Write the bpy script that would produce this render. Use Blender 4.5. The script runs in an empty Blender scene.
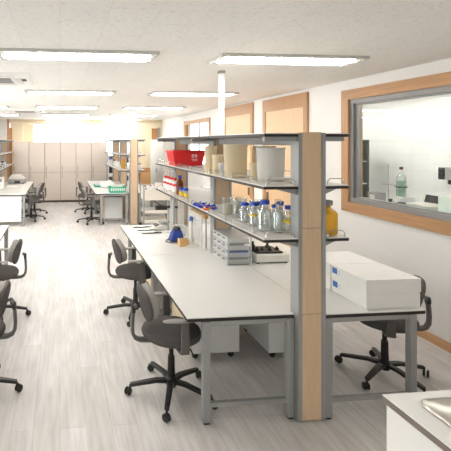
import bpy, math, random
from mathutils import Vector, Matrix
random.seed(7)
PI = math.pi
SC = bpy.context.scene
COL = SC.collection

# ------------------------------------------------------------------ materials
def lin(c):
    return tuple(((v/255)/12.92 if v/255 <= .04045 else ((v/255+.055)/1.055)**2.4) for v in c)

def new_mat(name):
    m = bpy.data.materials.new(name); m.use_nodes = True
    nt = m.node_tree
    return m, nt, nt.nodes['Principled BSDF']

def mat(name, rgb, rough=.5, metal=0., var=.04, scale=12., stretch=(1, 1, 1), spec=.4, bump=0.):
    m, nt, b = new_mat(name)
    c = lin(rgb)
    tc = nt.nodes.new('ShaderNodeTexCoord'); mp = nt.nodes.new('ShaderNodeMapping')
    mp.inputs['Scale'].default_value = stretch
    nz = nt.nodes.new('ShaderNodeTexNoise'); nz.inputs['Scale'].default_value = scale
    nz.inputs['Detail'].default_value = 3
    nt.links.new(tc.outputs['Object'], mp.inputs['Vector']); nt.links.new(mp.outputs['Vector'], nz.inputs['Vector'])
    rp = nt.nodes.new('ShaderNodeValToRGB')
    rp.color_ramp.elements[0].position = .3; rp.color_ramp.elements[1].position = .7
    rp.color_ramp.elements[0].color = tuple(max(0, v*(1-var)) for v in c)+(1,)
    rp.color_ramp.elements[1].color = tuple(min(1, v*(1+var)) for v in c)+(1,)
    nt.links.new(nz.outputs['Fac'], rp.inputs['Fac']); nt.links.new(rp.outputs['Color'], b.inputs['Base Color'])
    b.inputs['Roughness'].default_value = rough; b.inputs['Metallic'].default_value = metal
    b.inputs['Specular IOR Level'].default_value = spec
    if bump:
        bp = nt.nodes.new('ShaderNodeBump'); bp.inputs['Strength'].default_value = bump; bp.inputs['Distance'].default_value = .002
        nt.links.new(nz.outputs['Fac'], bp.inputs['Height']); nt.links.new(bp.outputs['Normal'], b.inputs['Normal'])
    return m

def wood(name, rgb, var=.16, axis='Z', rough=.45):
    st = {'X': (1.2, 22, 22), 'Y': (22, 1.2, 22), 'Z': (22, 22, 1.2)}[axis]
    return mat(name, rgb, rough, 0, var, 3.0, st)

def emis(name, rgb, s):
    m, nt, b = new_mat(name)
    b.inputs['Base Color'].default_value = lin(rgb)+(1,)
    b.inputs['Emission Color'].default_value = lin(rgb)+(1,)
    b.inputs['Emission Strength'].default_value = s
    return m

def glass(name, tint=(240, 246, 246), body=.0, body_rgb=(235, 238, 238), gloss=.75, rough=.03, film=.06):
    """thin clear sheet: see-through, mirror-like at grazing angles, optional milky body"""
    m, nt, b = new_mat(name)
    nt.nodes.remove(b)
    out = [n for n in nt.nodes if n.type == 'OUTPUT_MATERIAL'][0]
    tr = nt.nodes.new('ShaderNodeBsdfTransparent'); tr.inputs['Color'].default_value = lin(tint)+(1,)
    gl = nt.nodes.new('ShaderNodeBsdfGlossy'); gl.inputs['Roughness'].default_value = rough
    gl.inputs['Color'].default_value = (.95, .95, .95, 1)
    lw = nt.nodes.new('ShaderNodeLayerWeight'); lw.inputs['Blend'].default_value = .35
    mr = nt.nodes.new('ShaderNodeMath'); mr.operation = 'MULTIPLY_ADD'
    mr.inputs[1].default_value = gloss; mr.inputs[2].default_value = film; mr.use_clamp = True
    nt.links.new(lw.outputs['Fresnel'], mr.inputs[0])
    mx = nt.nodes.new('ShaderNodeMixShader'); nt.links.new(mr.outputs[0], mx.inputs['Fac'])
    nt.links.new(tr.outputs[0], mx.inputs[1]); nt.links.new(gl.outputs[0], mx.inputs[2])
    last = mx
    if body > 0:
        df = nt.nodes.new('ShaderNodeBsdfDiffuse'); df.inputs['Color'].default_value = lin(body_rgb)+(1,)
        tl = nt.nodes.new('ShaderNodeBsdfTranslucent'); tl.inputs['Color'].default_value = lin(body_rgb)+(1,)
        ad = nt.nodes.new('ShaderNodeMixShader'); ad.inputs['Fac'].default_value = .62
        nt.links.new(df.outputs[0], ad.inputs[1]); nt.links.new(tl.outputs[0], ad.inputs[2])
        m2 = nt.nodes.new('ShaderNodeMixShader'); m2.inputs['Fac'].default_value = body
        nt.links.new(mx.outputs[0], m2.inputs[1]); nt.links.new(ad.outputs[0], m2.inputs[2]); last = m2
    nt.links.new(last.outputs[0], out.inputs['Surface'])
    return m

def floor_mat():
    m, nt, b = new_mat('floor_planks')
    tc = nt.nodes.new('ShaderNodeTexCoord')
    mp = nt.nodes.new('ShaderNodeMapping'); mp.inputs['Rotation'].default_value = (0, 0, PI/2)
    nt.links.new(tc.outputs['Object'], mp.inputs['Vector'])
    br = nt.nodes.new('ShaderNodeTexBrick')
    br.inputs['Scale'].default_value = 1.0; br.inputs['Brick Width'].default_value = 1.2; br.inputs['Row Height'].default_value = .18
    br.inputs['Mortar Size'].default_value = .0015; br.inputs['Bias'].default_value = 0; br.offset = .37
    br.inputs['Color1'].default_value = lin((235, 232, 230))+(1,); br.inputs['Color2'].default_value = lin((222, 217, 214))+(1,)
    br.inputs['Mortar'].default_value = lin((200, 191, 184))+(1,)
    nt.links.new(mp.outputs['Vector'], br.inputs['Vector'])
    m2 = nt.nodes.new('ShaderNodeMapping'); m2.inputs['Scale'].default_value = (20, 1.6, 1)
    nt.links.new(tc.outputs['Object'], m2.inputs['Vector'])
    nz = nt.nodes.new('ShaderNodeTexNoise'); nz.inputs['Scale'].default_value = 1.6; nz.inputs['Detail'].default_value = 6
    nt.links.new(m2.outputs['Vector'], nz.inputs['Vector'])
    m3 = nt.nodes.new('ShaderNodeMapping'); m3.inputs['Scale'].default_value = (3, .9, 1)
    nt.links.new(tc.outputs['Object'], m3.inputs['Vector'])
    n2 = nt.nodes.new('ShaderNodeTexNoise'); n2.inputs['Scale'].default_value = 2.2; n2.inputs['Detail'].default_value = 4
    nt.links.new(m3.outputs['Vector'], n2.inputs['Vector'])
    rp = nt.nodes.new('ShaderNodeValToRGB')
    rp.color_ramp.elements[0].position = .32; rp.color_ramp.elements[0].color = (.84, .825, .81, 1)
    rp.color_ramp.elements[1].position = .62; rp.color_ramp.elements[1].color = (1, 1, 1, 1)
    nt.links.new(nz.outputs['Fac'], rp.inputs['Fac'])
    r2 = nt.nodes.new('ShaderNodeValToRGB')
    r2.color_ramp.elements[0].position = .35; r2.color_ramp.elements[0].color = (.88, .875, .87, 1)
    r2.color_ramp.elements[1].position = .65; r2.color_ramp.elements[1].color = (1, 1, 1, 1)
    nt.links.new(n2.outputs['Fac'], r2.inputs['Fac'])
    a = nt.nodes.new('ShaderNodeMixRGB'); a.blend_type = 'MULTIPLY'; a.inputs['Fac'].default_value = 1
    c = nt.nodes.new('ShaderNodeMixRGB'); c.blend_type = 'MULTIPLY'; c.inputs['Fac'].default_value = 1
    nt.links.new(br.outputs['Color'], a.inputs[1]); nt.links.new(rp.outputs['Color'], a.inputs[2])
    nt.links.new(a.outputs[0], c.inputs[1]); nt.links.new(r2.outputs['Color'], c.inputs[2])
    nt.links.new(c.outputs[0], b.inputs['Base Color'])
    b.inputs['Roughness'].default_value = .42; b.inputs['Specular IOR Level'].default_value = .35
    return m

def ceiling_mat():
    m, nt, b = new_mat('ceiling_fibre_tiles')
    tc = nt.nodes.new('ShaderNodeTexCoord')
    br = nt.nodes.new('ShaderNodeTexBrick'); br.inputs['Scale'].default_value = 1
    br.inputs['Brick Width'].default_value = .6; br.inputs['Row Height'].default_value = .3; br.inputs['Mortar Size'].default_value = .0016
    br.inputs['Color1'].default_value = lin((250, 247, 243))+(1,); br.inputs['Color2'].default_value = lin((247, 244, 240))+(1,)
    br.inputs['Mortar'].default_value = lin((232, 228, 223))+(1,)
    mp = nt.nodes.new('ShaderNodeMapping'); mp.inputs['Rotation'].default_value = (0, 0, PI/2)
    nt.links.new(tc.outputs['Object'], mp.inputs['Vector']); nt.links.new(mp.outputs['Vector'], br.inputs['Vector'])
    m2 = nt.nodes.new('ShaderNodeMapping'); m2.inputs['Scale'].default_value = (30, 60, 1)
    nt.links.new(tc.outputs['Object'], m2.inputs['Vector'])
    nz = nt.nodes.new('ShaderNodeTexNoise'); nz.inputs['Scale'].default_value = 1.; nz.inputs['Detail'].default_value = 2
    nt.links.new(m2.outputs['Vector'], nz.inputs['Vector'])
    rp = nt.nodes.new('ShaderNodeValToRGB')
    rp.color_ramp.elements[0].position = .27; rp.color_ramp.elements[0].color = (.80, .79, .78, 1)
    rp.color_ramp.elements[1].position = .42; rp.color_ramp.elements[1].color = (1, 1, 1, 1)
    nt.links.new(nz.outputs['Fac'], rp.inputs['Fac'])
    a = nt.nodes.new('ShaderNodeMixRGB'); a.blend_type = 'MULTIPLY'; a.inputs['Fac'].default_value = 1
    nt.links.new(br.outputs['Color'], a.inputs[1]); nt.links.new(rp.outputs['Color'], a.inputs[2])
    nt.links.new(a.outputs[0], b.inputs['Base Color'])
    b.inputs['Roughness'].default_value = .9; b.inputs['Specular IOR Level'].default_value = .1
    return m

def tile_mat():
    m, nt, b = new_mat('white_wall_tiles')
    tc = nt.nodes.new('ShaderNodeTexCoord')
    mp = nt.nodes.new('ShaderNodeMapping'); mp.inputs['Rotation'].default_value = (PI/2, 0, PI/2)
    sx = nt.nodes.new('ShaderNodeSeparateXYZ'); cx = nt.nodes.new('ShaderNodeCombineXYZ')
    nt.links.new(tc.outputs['Object'], sx.inputs[0])
    nt.links.new(sx.outputs['Y'], cx.inputs['X']); nt.links.new(sx.outputs['Z'], cx.inputs['Y'])
    br = nt.nodes.new('ShaderNodeTexBrick'); br.inputs['Scale'].default_value = 1; br.offset = 0
    br.inputs['Brick Width'].default_value = .4; br.inputs['Row Height'].default_value = .25; br.inputs['Mortar Size'].default_value = .002
    br.inputs['Color1'].default_value = lin((244, 244, 242))+(1,); br.inputs['Color2'].default_value = lin((241, 241, 239))+(1,)
    br.inputs['Mortar'].default_value = lin((224, 223, 219))+(1,)
    nt.links.new(cx.outputs[0], br.inputs['Vector']); nt.links.new(br.outputs['Color'], b.inputs['Base Color'])
    b.inputs['Roughness'].default_value = .22; b.inputs['Specular IOR Level'].default_value = .12
    return m

M = dict(
    floor=floor_mat(), ceiling=ceiling_mat(), tile=tile_mat(),
    wall=mat('painted_wall', (242, 239, 235), .85, var=.012, scale=40, spec=.15),
    wall_warm=mat('cream_wall', (240, 226, 198), .85, var=.012, scale=40, spec=.15),
    oak=wood('oak_casing', (180, 138, 98), .12, 'Y'), oak_v=wood('oak_casing_upright', (180, 138, 98), .12, 'Z'),
    door=wood('oak_door_face', (222, 187, 148), .07, 'Z'), post=wood('post_panel_wood', (214, 184, 152), .06, 'Z'),
    skirting=wood('skirting_wood', (202, 160, 116), .08, 'Y'),
    drawer_wood=wood('drawer_front_maple', (226, 206, 176), .06, 'Y'),
    darkwood=wood('brown_door_face', (176, 126, 78), .10, 'Z'),
    cabinet=mat('cabinet_laminate', (216, 204, 193), .5, var=.02, scale=8, stretch=(6, 6, 1)),
    cabinet_side=mat('cabinet_carcass', (150, 130, 118), .6, var=.02),
    laminate=mat('white_laminate', (238, 236, 232), .38, var=.012, scale=60, spec=.35),
    edge=mat('black_edge_band', (42, 36, 34), .5),
    alu=mat('grey_powder_coat', (156, 156, 155), .42, .25, var=.02, scale=30),
    alu_dark=mat('window_aluminium', (140, 139, 138), .45, .3, var=.02, scale=30),
    shelf=mat('shelf_laminate', (226, 222, 216), .4, var=.012),
    steel=mat('chrome_wire', (190, 190, 188), .25, .9, var=.02),
    sink=mat('brushed_steel', (172, 168, 162), .3, .95, var=.06, scale=20, stretch=(1, 12, 1)),
    white=mat('white_plastic', (240, 239, 236), .4, var=.01),
    offwhite=mat('ivory_plastic', (226, 222, 214), .45, var=.015),
    greyp=mat('grey_plastic', (150, 149, 147), .5, var=.02),
    dark=mat('dark_plastic', (42, 41, 42), .45, var=.04),
    fabric=mat('charcoal_fabric', (92, 88, 86), .92, var=.14, scale=220, spec=.1, bump=.3),
    fabric_lt=mat('grey_fabric', (150, 145, 141), .92, var=.10, scale=220, spec=.1, bump=.3),
    chair_plastic=mat('chair_grey_plastic', (98, 94, 91), .55, var=.03),
    pad=mat('armrest_rubber', (150, 146, 142), .6, var=.03),
    black=mat('black_nylon', (34, 32, 32), .45, var=.05),
    plinth=mat('brown_plinth', (96, 78, 68), .6),
    panel=mat('grey_board', (188, 184, 178), .6, var=.02, scale=90),
    red=mat('red_plastic', (208, 34, 36), .4, var=.03),
    blue=mat('blue_plastic', (38, 70, 178), .4, var=.03),
    navy=mat('navy_casing', (34, 62, 140), .4, var=.03),
    teal=mat('teal_plastic', (44, 168, 138), .45, var=.04),
    orange=mat('orange_plastic', (238, 120, 52), .45),
    yellow=mat('yellow_reagent', (236, 202, 48), .4, var=.04),
    amber=glass('amber_glass', (196, 116, 66), .62, (176, 92, 46), .5, .03, .03),
    honey=glass('honey_liquid_glass', (254, 240, 180), .5, (250, 222, 120), .4, .03, .03),
    cork=wood('pale_wood_block', (214, 172, 118), .08, 'X'),
    card=mat('cardboard', (182, 138, 94), .8, var=.05),
    box_white=mat('white_card_box', (238, 235, 231), .7, var=.012, scale=30),
    glass=glass('laboratory_glass', (250, 252, 252), .07, (240, 244, 244), .6, .03, .03),
    pane=glass('window_pane', (247, 250, 249), 0, gloss=.05, rough=.0, film=.0),
    pp=glass('natural_polypropylene', (238, 234, 222), .86, (252, 243, 224), .3, .25, .02),
    pp_white=glass('milky_polypropylene', (240, 240, 238), .92, (254, 253, 251), .3, .25, .02),
    clear=glass('clear_plastic', (249, 251, 252), .42, (250, 251, 252), .4, .1, .03),
    greenglass=glass('green_liquid_glass', (178, 228, 206), .5, (178, 226, 206), .5),
    ice=glass('frosted_green_glass', (196, 222, 212), .35, (206, 226, 218), .5),
    tube=emis('lit_lamp_tube', (254, 250, 246), 46.0),
    reflector=mat('lamp_reflector', (244, 243, 240), .35, var=.01),
    lampframe=mat('lamp_frame_enamel', (206, 204, 200), .45, var=.01),
    screen=mat('dark_screen', (30, 32, 34), .15),
    paper=mat('white_paper', (244, 243, 240), .8, var=.01),
    labelblue=mat('blue_print', (70, 112, 178), .6),
    mint=mat('mint_paper', (208, 222, 214), .8),
    curtain=mat('cream_blind', (248, 232, 196), .85, var=.02, scale=20, stretch=(1, 1, .1)),
)

# ------------------------------------------------------------------ mesh builder
class MB:
    def __init__(s): s.v = []; s.f = []
    def add(s, vs, fs):
        n = len(s.v); s.v += [tuple(v) for v in vs]; s.f += [tuple(i+n for i in f) for f in fs]; return s
    def box(s, x0, x1, y0, y1, z0, z1):
        v = [(x, y, z) for z in (z0, z1) for y in (y0, y1) for x in (x0, x1)]
        return s.add(v, [(0, 2, 3, 1), (4, 5, 7, 6), (0, 1, 5, 4), (2, 6, 7, 3), (0, 4, 6, 2), (1, 3, 7, 5)])
    def taper(s, b, t):
        """frustum between rect b=(x0,x1,y0,y1,z) and t"""
        v = [(b[0], b[2], b[4]), (b[1], b[2], b[4]), (b[1], b[3], b[4]), (b[0], b[3], b[4]),
             (t[0], t[2], t[4]), (t[1], t[2], t[4]), (t[1], t[3], t[4]), (t[0], t[3], t[4])]
        return s.add(v, [(3, 2, 1, 0), (4, 5, 6, 7), (0, 1, 5, 4), (1, 2, 6, 5), (2, 3, 7, 6), (3, 0, 4, 7)])
    def prism(s, pts, y0, y1):
        """polygon in xz (counter-clockwise seen from -y) extruded along y"""
        n = len(pts)
        v = [(x, y0, z) for x, z in pts]+[(x, y1, z) for x, z in pts]
        f = [tuple(range(n)), tuple(range(2*n-1, n-1, -1))]+[((i+1) % n, i, n+i, n+(i+1) % n) for i in range(n)]
        return s.add(v, f)
    def lathe(s, prof, c=(0, 0, 0), n=20, sx=1, sy=1):
        vs = []; idx = []
        for r, z in prof:
            if r < 1e-6:
                idx.append([len(vs)]); vs.append((c[0], c[1], c[2]+z))
            else:
                idx.append(list(range(len(vs), len(vs)+n)))
                vs += [(c[0]+r*sx*math.cos(2*PI*k/n), c[1]+r*sy*math.sin(2*PI*k/n), c[2]+z) for k in range(n)]
        fs = []
        for a, b in zip(idx, idx[1:]):
            for k in range(n):
                k2 = (k+1) % n
                if len(a) == 1 and len(b) == 1: continue
                if len(a) == 1: fs.append((a[0], b[k2], b[k]))
                elif len(b) == 1: fs.append((a[k], a[k2], b[0]))
                else: fs.append((a[k], a[k2], b[k2], b[k]))
        return s.add(vs, fs)
    def cyl(s, p, r, h, n=16):
        return s.lathe([(0, 0), (r, 0), (r, h), (0, h)], p, n)
    def rod(s, a, b, r, n=8, r2=None):
        return s.tube([a, b], r, n, r2)
    def tube(s, path, r, n=8, r2=None, closed=False):
        P = [Vector(p) for p in path]; m = len(P); rings = []
        t0 = (P[1]-P[0]).normalized()
        up = Vector((0, 0, 1)) if abs(t0.z) < .9 else Vector((1, 0, 0))
        nrm = t0.cross(up).normalized()
        for i in range(m):
            if closed: t = (P[(i+1) % m]-P[i-1]).normalized()
            else: t = (P[min(i+1, m-1)]-P[max(i-1, 0)]).normalized()
            nrm = (nrm-t*nrm.dot(t)).normalized(); bi = t.cross(nrm)
            rr = r if r2 is None else r+(r2-r)*i/(m-1)
            rings.append([P[i]+(nrm*math.cos(2*PI*k/n)+bi*math.sin(2*PI*k/n))*rr for k in range(n)])
        vs = [p for R_ in rings for p in R_]; fs = []
        for i in range(m if closed else m-1):
            j = (i+1) % m
            for k in range(n):
                k2 = (k+1) % n
                fs.append((i*n+k, i*n+k2, j*n+k2, j*n+k))
        if not closed:
            fs.append(tuple(range(n-1, -1, -1))); fs.append(tuple((m-1)*n+k for k in range(n)))
        return s.add(vs, fs)
    def ribbon(s, path, side, w, t):
        """flat bar: path points, side = width direction, per-point or constant width"""
        P = [Vector(p) for p in path]; m = len(P); sd = Vector(side).normalized(); vs = []
        for i in range(m):
            tg = (P[min(i+1, m-1)]-P[max(i-1, 0)]).normalized(); nn = tg.cross(sd).normalized()
            ww = w[i] if isinstance(w, (list, tuple)) else w
            for a, b in ((-1, -1), (1, -1), (1, 1), (-1, 1)):
                vs.append(P[i]+sd*(a*ww/2)+nn*(b*t/2))
        fs = [(3, 2, 1, 0), tuple((m-1)*4+k for k in range(4))]
        for i in range(m-1):
            for k in range(4):
                k2 = (k+1) % 4
                fs.append((i*4+k, i*4+k2, i*4+4+k2, i*4+4+k))
        return s.add(vs, fs)
    def pillow(s, a, b, t, e=.55, n=28, m=9, fn=None):
        """cushion: half sizes a (y), b (z), t (x); fn bends a point"""
        vs = []; rings = []
        for i in range(m+1):
            ph = PI*i/m; sx = math.cos(ph); rr = math.sin(ph)
            x = t*math.copysign(abs(sx)**.8, sx); q = rr**e if rr > 1e-6 else 0
            if q == 0: rings.append([len(vs)]); vs.append((x, 0, 0))
            else:
                rings.append(list(range(len(vs), len(vs)+n)))
                for k in range(n):
                    th = 2*PI*k/n; c_, s_ = math.cos(th), math.sin(th)
                    y = a*q*math.copysign(abs(c_)**.85, c_); z = b*q*math.copysign(abs(s_)**.85, s_)
                    vs.append((x, y, z))
        fs = []
        for A, B in zip(rings, rings[1:]):
            for k in range(n):
                k2 = (k+1) % n
                if len(A) == 1: fs.append((A[0], B[k], B[k2]))
                elif len(B) == 1: fs.append((A[k], B[0], A[k2]))
                else: fs.append((A[k], B[k], B[k2], A[k2]))
        if fn: vs = [fn(*p) for p in vs]
        return s.add(vs, fs)
    def build(s, name, m, parent=None, loc=None, bevel=0, smooth=True, rotz=0):
        me = bpy.data.meshes.new(name); me.from_pydata(s.v, [], s.f); me.update()
        import bmesh
        bm = bmesh.new(); bm.from_mesh(me); bmesh.ops.recalc_face_normals(bm, faces=bm.faces[:]); bm.to_mesh(me); bm.free()
        if smooth:
            me.polygons.foreach_set('use_smooth', [True]*len(me.polygons)); me.set_sharp_from_angle(angle=math.radians(38))
        me.materials.append(M[m] if isinstance(m, str) else m)
        o = bpy.data.objects.new(name, me); COL.objects.link(o)
        if parent: o.parent = parent
        if loc: o.location = loc
        if rotz: o.rotation_euler.z = rotz
        if bevel:
            bv = o.modifiers.new('bevel', 'BEVEL'); bv.width = bevel; bv.segments = 2; bv.limit_method = 'ANGLE'
            bv.angle_limit = math.radians(40)
        return o

def box(name, m, x0, x1, y0, y1, z0, z1, parent=None, bevel=0):
    return MB().box(x0, x1, y0, y1, z0, z1).build(name, m, parent, bevel=bevel, smooth=False)

def tag(o, label, cat, group=None, kind=None):
    if label: o['label'] = label
    if cat: o['category'] = cat
    if group: o['group'] = group
    if kind: o['kind'] = kind
    return o

def thing(name, label, cat, loc=(0, 0, 0), rotz=0, group=None):
    o = bpy.data.objects.new(name, None); COL.objects.link(o)
    o.empty_display_size = .1; o.location = loc; o.rotation_euler.z = rotz
    return tag(o, label, cat, group)

def struct(name, loc=(0, 0, 0)):
    o = bpy.data.objects.new(name, None); COL.objects.link(o); o.location = loc; o['kind'] = 'structure'; return o

KIDS = {}
def dup(root, loc, rotz=None, label=None, group=None):
    def rec(o, par):
        c = o.copy(); COL.objects.link(c)
        if par: c.parent = par
        for ch in list(o.children): rec(ch, c)
        return c
    r = rec(root, None); r.location = loc
    if rotz is not None: r.rotation_euler.z = rotz
    if label: r['label'] = label
    if group: r['group'] = group
    return r

# ------------------------------------------------------------------ room shell
XR, YB, ZC = 3.66, 14.6, 2.77
XL, YF = -3.7, -2.2
def S(o): o['kind'] = 'structure'; return o
S(box('floor', 'floor', XL-.15, 6.2, YF-.15, YB+1.6, -.1, 0))
S(box('ceiling', 'ceiling', XL-.15, 6.2, YF-.15, YB+.3, ZC, ZC+.1))
# left wall; its windows are unseen, added to bring in daylight
ADDED_LWIN = ((4.1, 6.2), (6.6, 9.0)); LZ = (.35, 2.62)
w = MB(); w.box(XL-.15, XL, YF-.15, YB+.2, 0, LZ[0]); w.box(XL-.15, XL, YF-.15, YB+.2, LZ[1], ZC)
for ya, yb in ((YF-.15, 4.1), (6.2, 6.6), (9.0, YB+.2)): w.box(XL-.15, XL, ya, yb, LZ[0], LZ[1])
S(w.build('wall_left', 'wall', smooth=False))
for i, (ya, yb) in enumerate(ADDED_LWIN):
    wn = struct('window_%d' % (i+4)); fr = MB()
    fr.box(XL-.10, XL-.05, ya, yb, LZ[0], LZ[0]+.05); fr.box(XL-.10, XL-.05, ya, yb, LZ[1]-.05, LZ[1])
    for y in (ya, (ya+yb)/2-.025, yb-.05): fr.box(XL-.10, XL-.05, y, y+.05, LZ[0]+.05, LZ[1]-.05)
    fr.build('window_frame', 'white', wn, smooth=False)
    box('glass_pane', 'pane', XL-.08, XL-.07, ya+.05, yb-.05, LZ[0]+.05, LZ[1]-.05, wn)
ADDED_FW = (-3.2, -.6, 1.15, 2.5)  # unseen window behind the camera, added to light the near faces
w = MB(); w.box(XL, XR, YF-.15, YF, 0, ADDED_FW[2]); w.box(XL, XR, YF-.15, YF, ADDED_FW[3], ZC); w.box(XL, ADDED_FW[0], YF-.15, YF, ADDED_FW[2], ADDED_FW[3]); w.box(ADDED_FW[1], XR, YF-.15, YF, ADDED_FW[2], ADDED_FW[3])
S(w.build('wall_front', 'wall', smooth=False))
wn = struct('window_6'); fr = MB()
fr.box(ADDED_FW[0], ADDED_FW[1], YF-.1, YF-.05, ADDED_FW[2], ADDED_FW[2]+.05); fr.box(ADDED_FW[0], ADDED_FW[1], YF-.1, YF-.05, ADDED_FW[3]-.05, ADDED_FW[3])
for x in (ADDED_FW[0], -1.925, ADDED_FW[1]-.05): fr.box(x, x+.05, YF-.1, YF-.05, ADDED_FW[2]+.05, ADDED_FW[3]-.05)
fr.build('window_frame', 'white', wn, smooth=False)
box('glass_pane', 'pane', ADDED_FW[0]+.05, ADDED_FW[1]-.05, YF-.08, YF-.07, ADDED_FW[2]+.05, ADDED_FW[3]-.05, wn)
# right wall: boxes round the two window openings
W1 = (2.0, 4.99, 1.10, 2.64); W2 = (9.70, 11.80, 1.15, 2.58)
w = MB(); T = .15
for y0, y1, z0, z1 in ((YF, W1[0], 0, ZC), (W1[0], W1[1], 0, W1[2]), (W1[0], W1[1], W1[3], ZC), (W1[1], W2[0], 0, ZC),
                       (W2[0], W2[1], 0, W2[2]), (W2[0], W2[1], W2[3], ZC), (W2[1], YB+.2, 0, ZC)):
    w.box(XR, XR+T, y0, y1, z0, z1)
S(w.build('wall_right', 'wall', smooth=False))
# back wall: left plain part, long window opening, cream part at the right
w = MB()
w.box(XL, -1.86, YB, YB+.2, 0, ZC); w.box(-1.86, XR, YB, YB+.2, 0, 1.0); w.box(-1.86, XR, YB, YB+.2, 2.64, ZC)
S(w.build('wall_back', 'wall', smooth=False))
w = MB(); w.box(2.62, XR, YB-.02, YB+.2, 1.0, 2.64); w.box(-1.74, -1.30, YB, YB+.2, 1.0, 2.64)
S(w.build('wall_back_cream', 'wall_warm', smooth=False))
S(box('trim_1', 'oak_v', -1.84, -1.75, YB-.10, YB, 0, ZC))
S(box('trim_2', 'drawer_wood', -1.75, XR, YB-.10, YB, 2.66, ZC))
S(box('trim_3', 'darkwood', -1.75, -1.66, YB-.08, YB, 0, 2.47))
S(box('baseboard_right', 'skirting', XR-.015, XR, YF, 5.72, 0, .085))
# back window band
wn = struct('window_3')
fr = MB(); fr.box(-1.30, 2.62, YB+.06, YB+.12, 1.0, 1.05); fr.box(-1.30, 2.62, YB+.06, YB+.12, 2.59, 2.64)
for x in (-1.30, -.02, 1.26, 2.57): fr.box(x, x+.05, YB+.06, YB+.12, 1.05, 2.59)
fr.build('window_frame', 'white', wn, smooth=False)
box('glass_pane', 'pane', -1.25, 2.57, YB+.085, YB+.095, 1.05, 2.59, wn)
box('roller_blind', 'curtain', -1.28, -.93, YB+.01, YB+.03, 1.1, 2.62, wn)

# interior window to the neighbouring laboratory room
wn = struct('window_1')
fw = .125; fr = MB(); y0, y1, z0, z1 = W1
XA, XB = XR-.03, XR+T+.02
fr.box(XA, XB, y0, y1, z1-fw, z1); fr.box(XA, XB, y0, y1, z0, z0+fw)
fr.build('oak_casing', 'oak', wn, smooth=False)
fr = MB(); fr.box(XA, XB, y1-fw, y1, z0+fw, z1-fw); fr.box(XA, XB, y0, y0+fw, z0+fw, z1-fw)
fr.build('oak_casing', 'oak_v', wn, smooth=False)
aw = .055; a0, a1, b0, b1 = y0+fw, y1-fw, z0+fw, z1-fw
fr = MB()
fr.box(XR+.0, XR+.10, a0, a1, b0, b0+aw); fr.box(XR+.0, XR+.10, a0, a1, b1-aw, b1)
fr.box(XR+.0, XR+.10, a0, a0+aw, b0+aw, b1-aw); fr.box(XR+.0, XR+.10, a1-aw, a1, b0+aw, b1-aw)
fr.box(XR+.03, XR+.07, a0+aw, a1-aw, b0+aw, b0+aw+.02); fr.box(XR+.03, XR+.07, a0+aw, a1-aw, b1-aw-.02, b1-aw)
fr.box(XR+.03, XR+.07, a1-aw-.05, a1-aw, b0+aw+.02, b1-aw-.02)
fr.build('metal_frame', 'alu_dark', wn, smooth=False)
box('glass_pane', 'pane', XR+.045, XR+.055, a0+aw, a1-aw-.05, b0+aw+.02, b1-aw-.02, wn)

# bright window further along the right wall
wn = struct('window_2'); y0, y1, z0, z1 = W2
fr = MB(); c = .10
fr.box(XR-.03, XR+T, y0, y1, z1-c, z1); fr.box(XR-.03, XR+T, y0, y1, z0, z0+.06)
fr.build('oak_casing', 'oak', wn, smooth=False)
fr = MB(); fr.box(XR-.03, XR+T, y0, y0+c, z0+.06, z1-c); fr.box(XR-.03, XR+T, y1-c, y1, z0+.06, z1-c)
fr.build('oak_casing', 'oak_v', wn, smooth=False)
fr = MB(); fr.box(XR+.06, XR+.10, y0+c, y1-c, 1.92, 1.95)
for y in (y0+c, 10.72, y1-c-.05): fr.box(XR+.06, XR+.10, y, y+.05, z0+.06, z1-c)
fr.build('sash_bars', 'alu', wn, smooth=False)
box('glass_pane', 'pane', XR+.075, XR+.085, y0+c, y1-c, z0+.06, z1-c, wn)

# oak doors on the right wall
def door(name, y0, y1, ztop, hy, m='door'):
    d = struct(name)
    cw = .09
    MB().box(XR-.035, XR, y0, y0+cw, 0, ztop).box(XR-.035, XR, y1-cw, y1, 0, ztop).box(XR-.035, XR, y0+cw, y1-cw, ztop-.21, ztop).build('door_casing', 'oak_v', d, smooth=False)
    leaf = box('door_leaf', m, XR-.02, XR, y0+cw, y1-cw, 0, ztop-.21, d)
    h = box('door_handle', 'plinth', XR-.03, XR-.02, hy-.03, hy+.03, 1.92, 2.12, leaf)
    box('door_handle', 'plinth', XR-.03, XR-.02, hy-.03, hy+.03, .95, 1.1, leaf)
    return d
door('door_1', 5.73, 7.06, 2.72, 6.90)
door('door_2', 7.45, 8.85, 2.735, 7.62)
d = struct('door_3')
box('door_leaf', 'darkwood', 3.30, 3.52, YB-.05, YB-.02, 0, 2.47, d)
box('door_casing', 'alu', 3.52, 3.60, YB-.07, YB-.02, 0, 2.50, d)

# neighbouring room seen through the big window
SX = 5.95
S(box('wall_side_room', 'tile', SX, SX+.15, 1.0, 8.45, 0, ZC))
S(box('wall_side_room_back', 'wall', XR+T, SX, 8.3, 8.45, 0, ZC))
S(box('wall_side_room_front', 'wall', XR+T, SX, 1.0, 1.15, 0, ZC))

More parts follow.
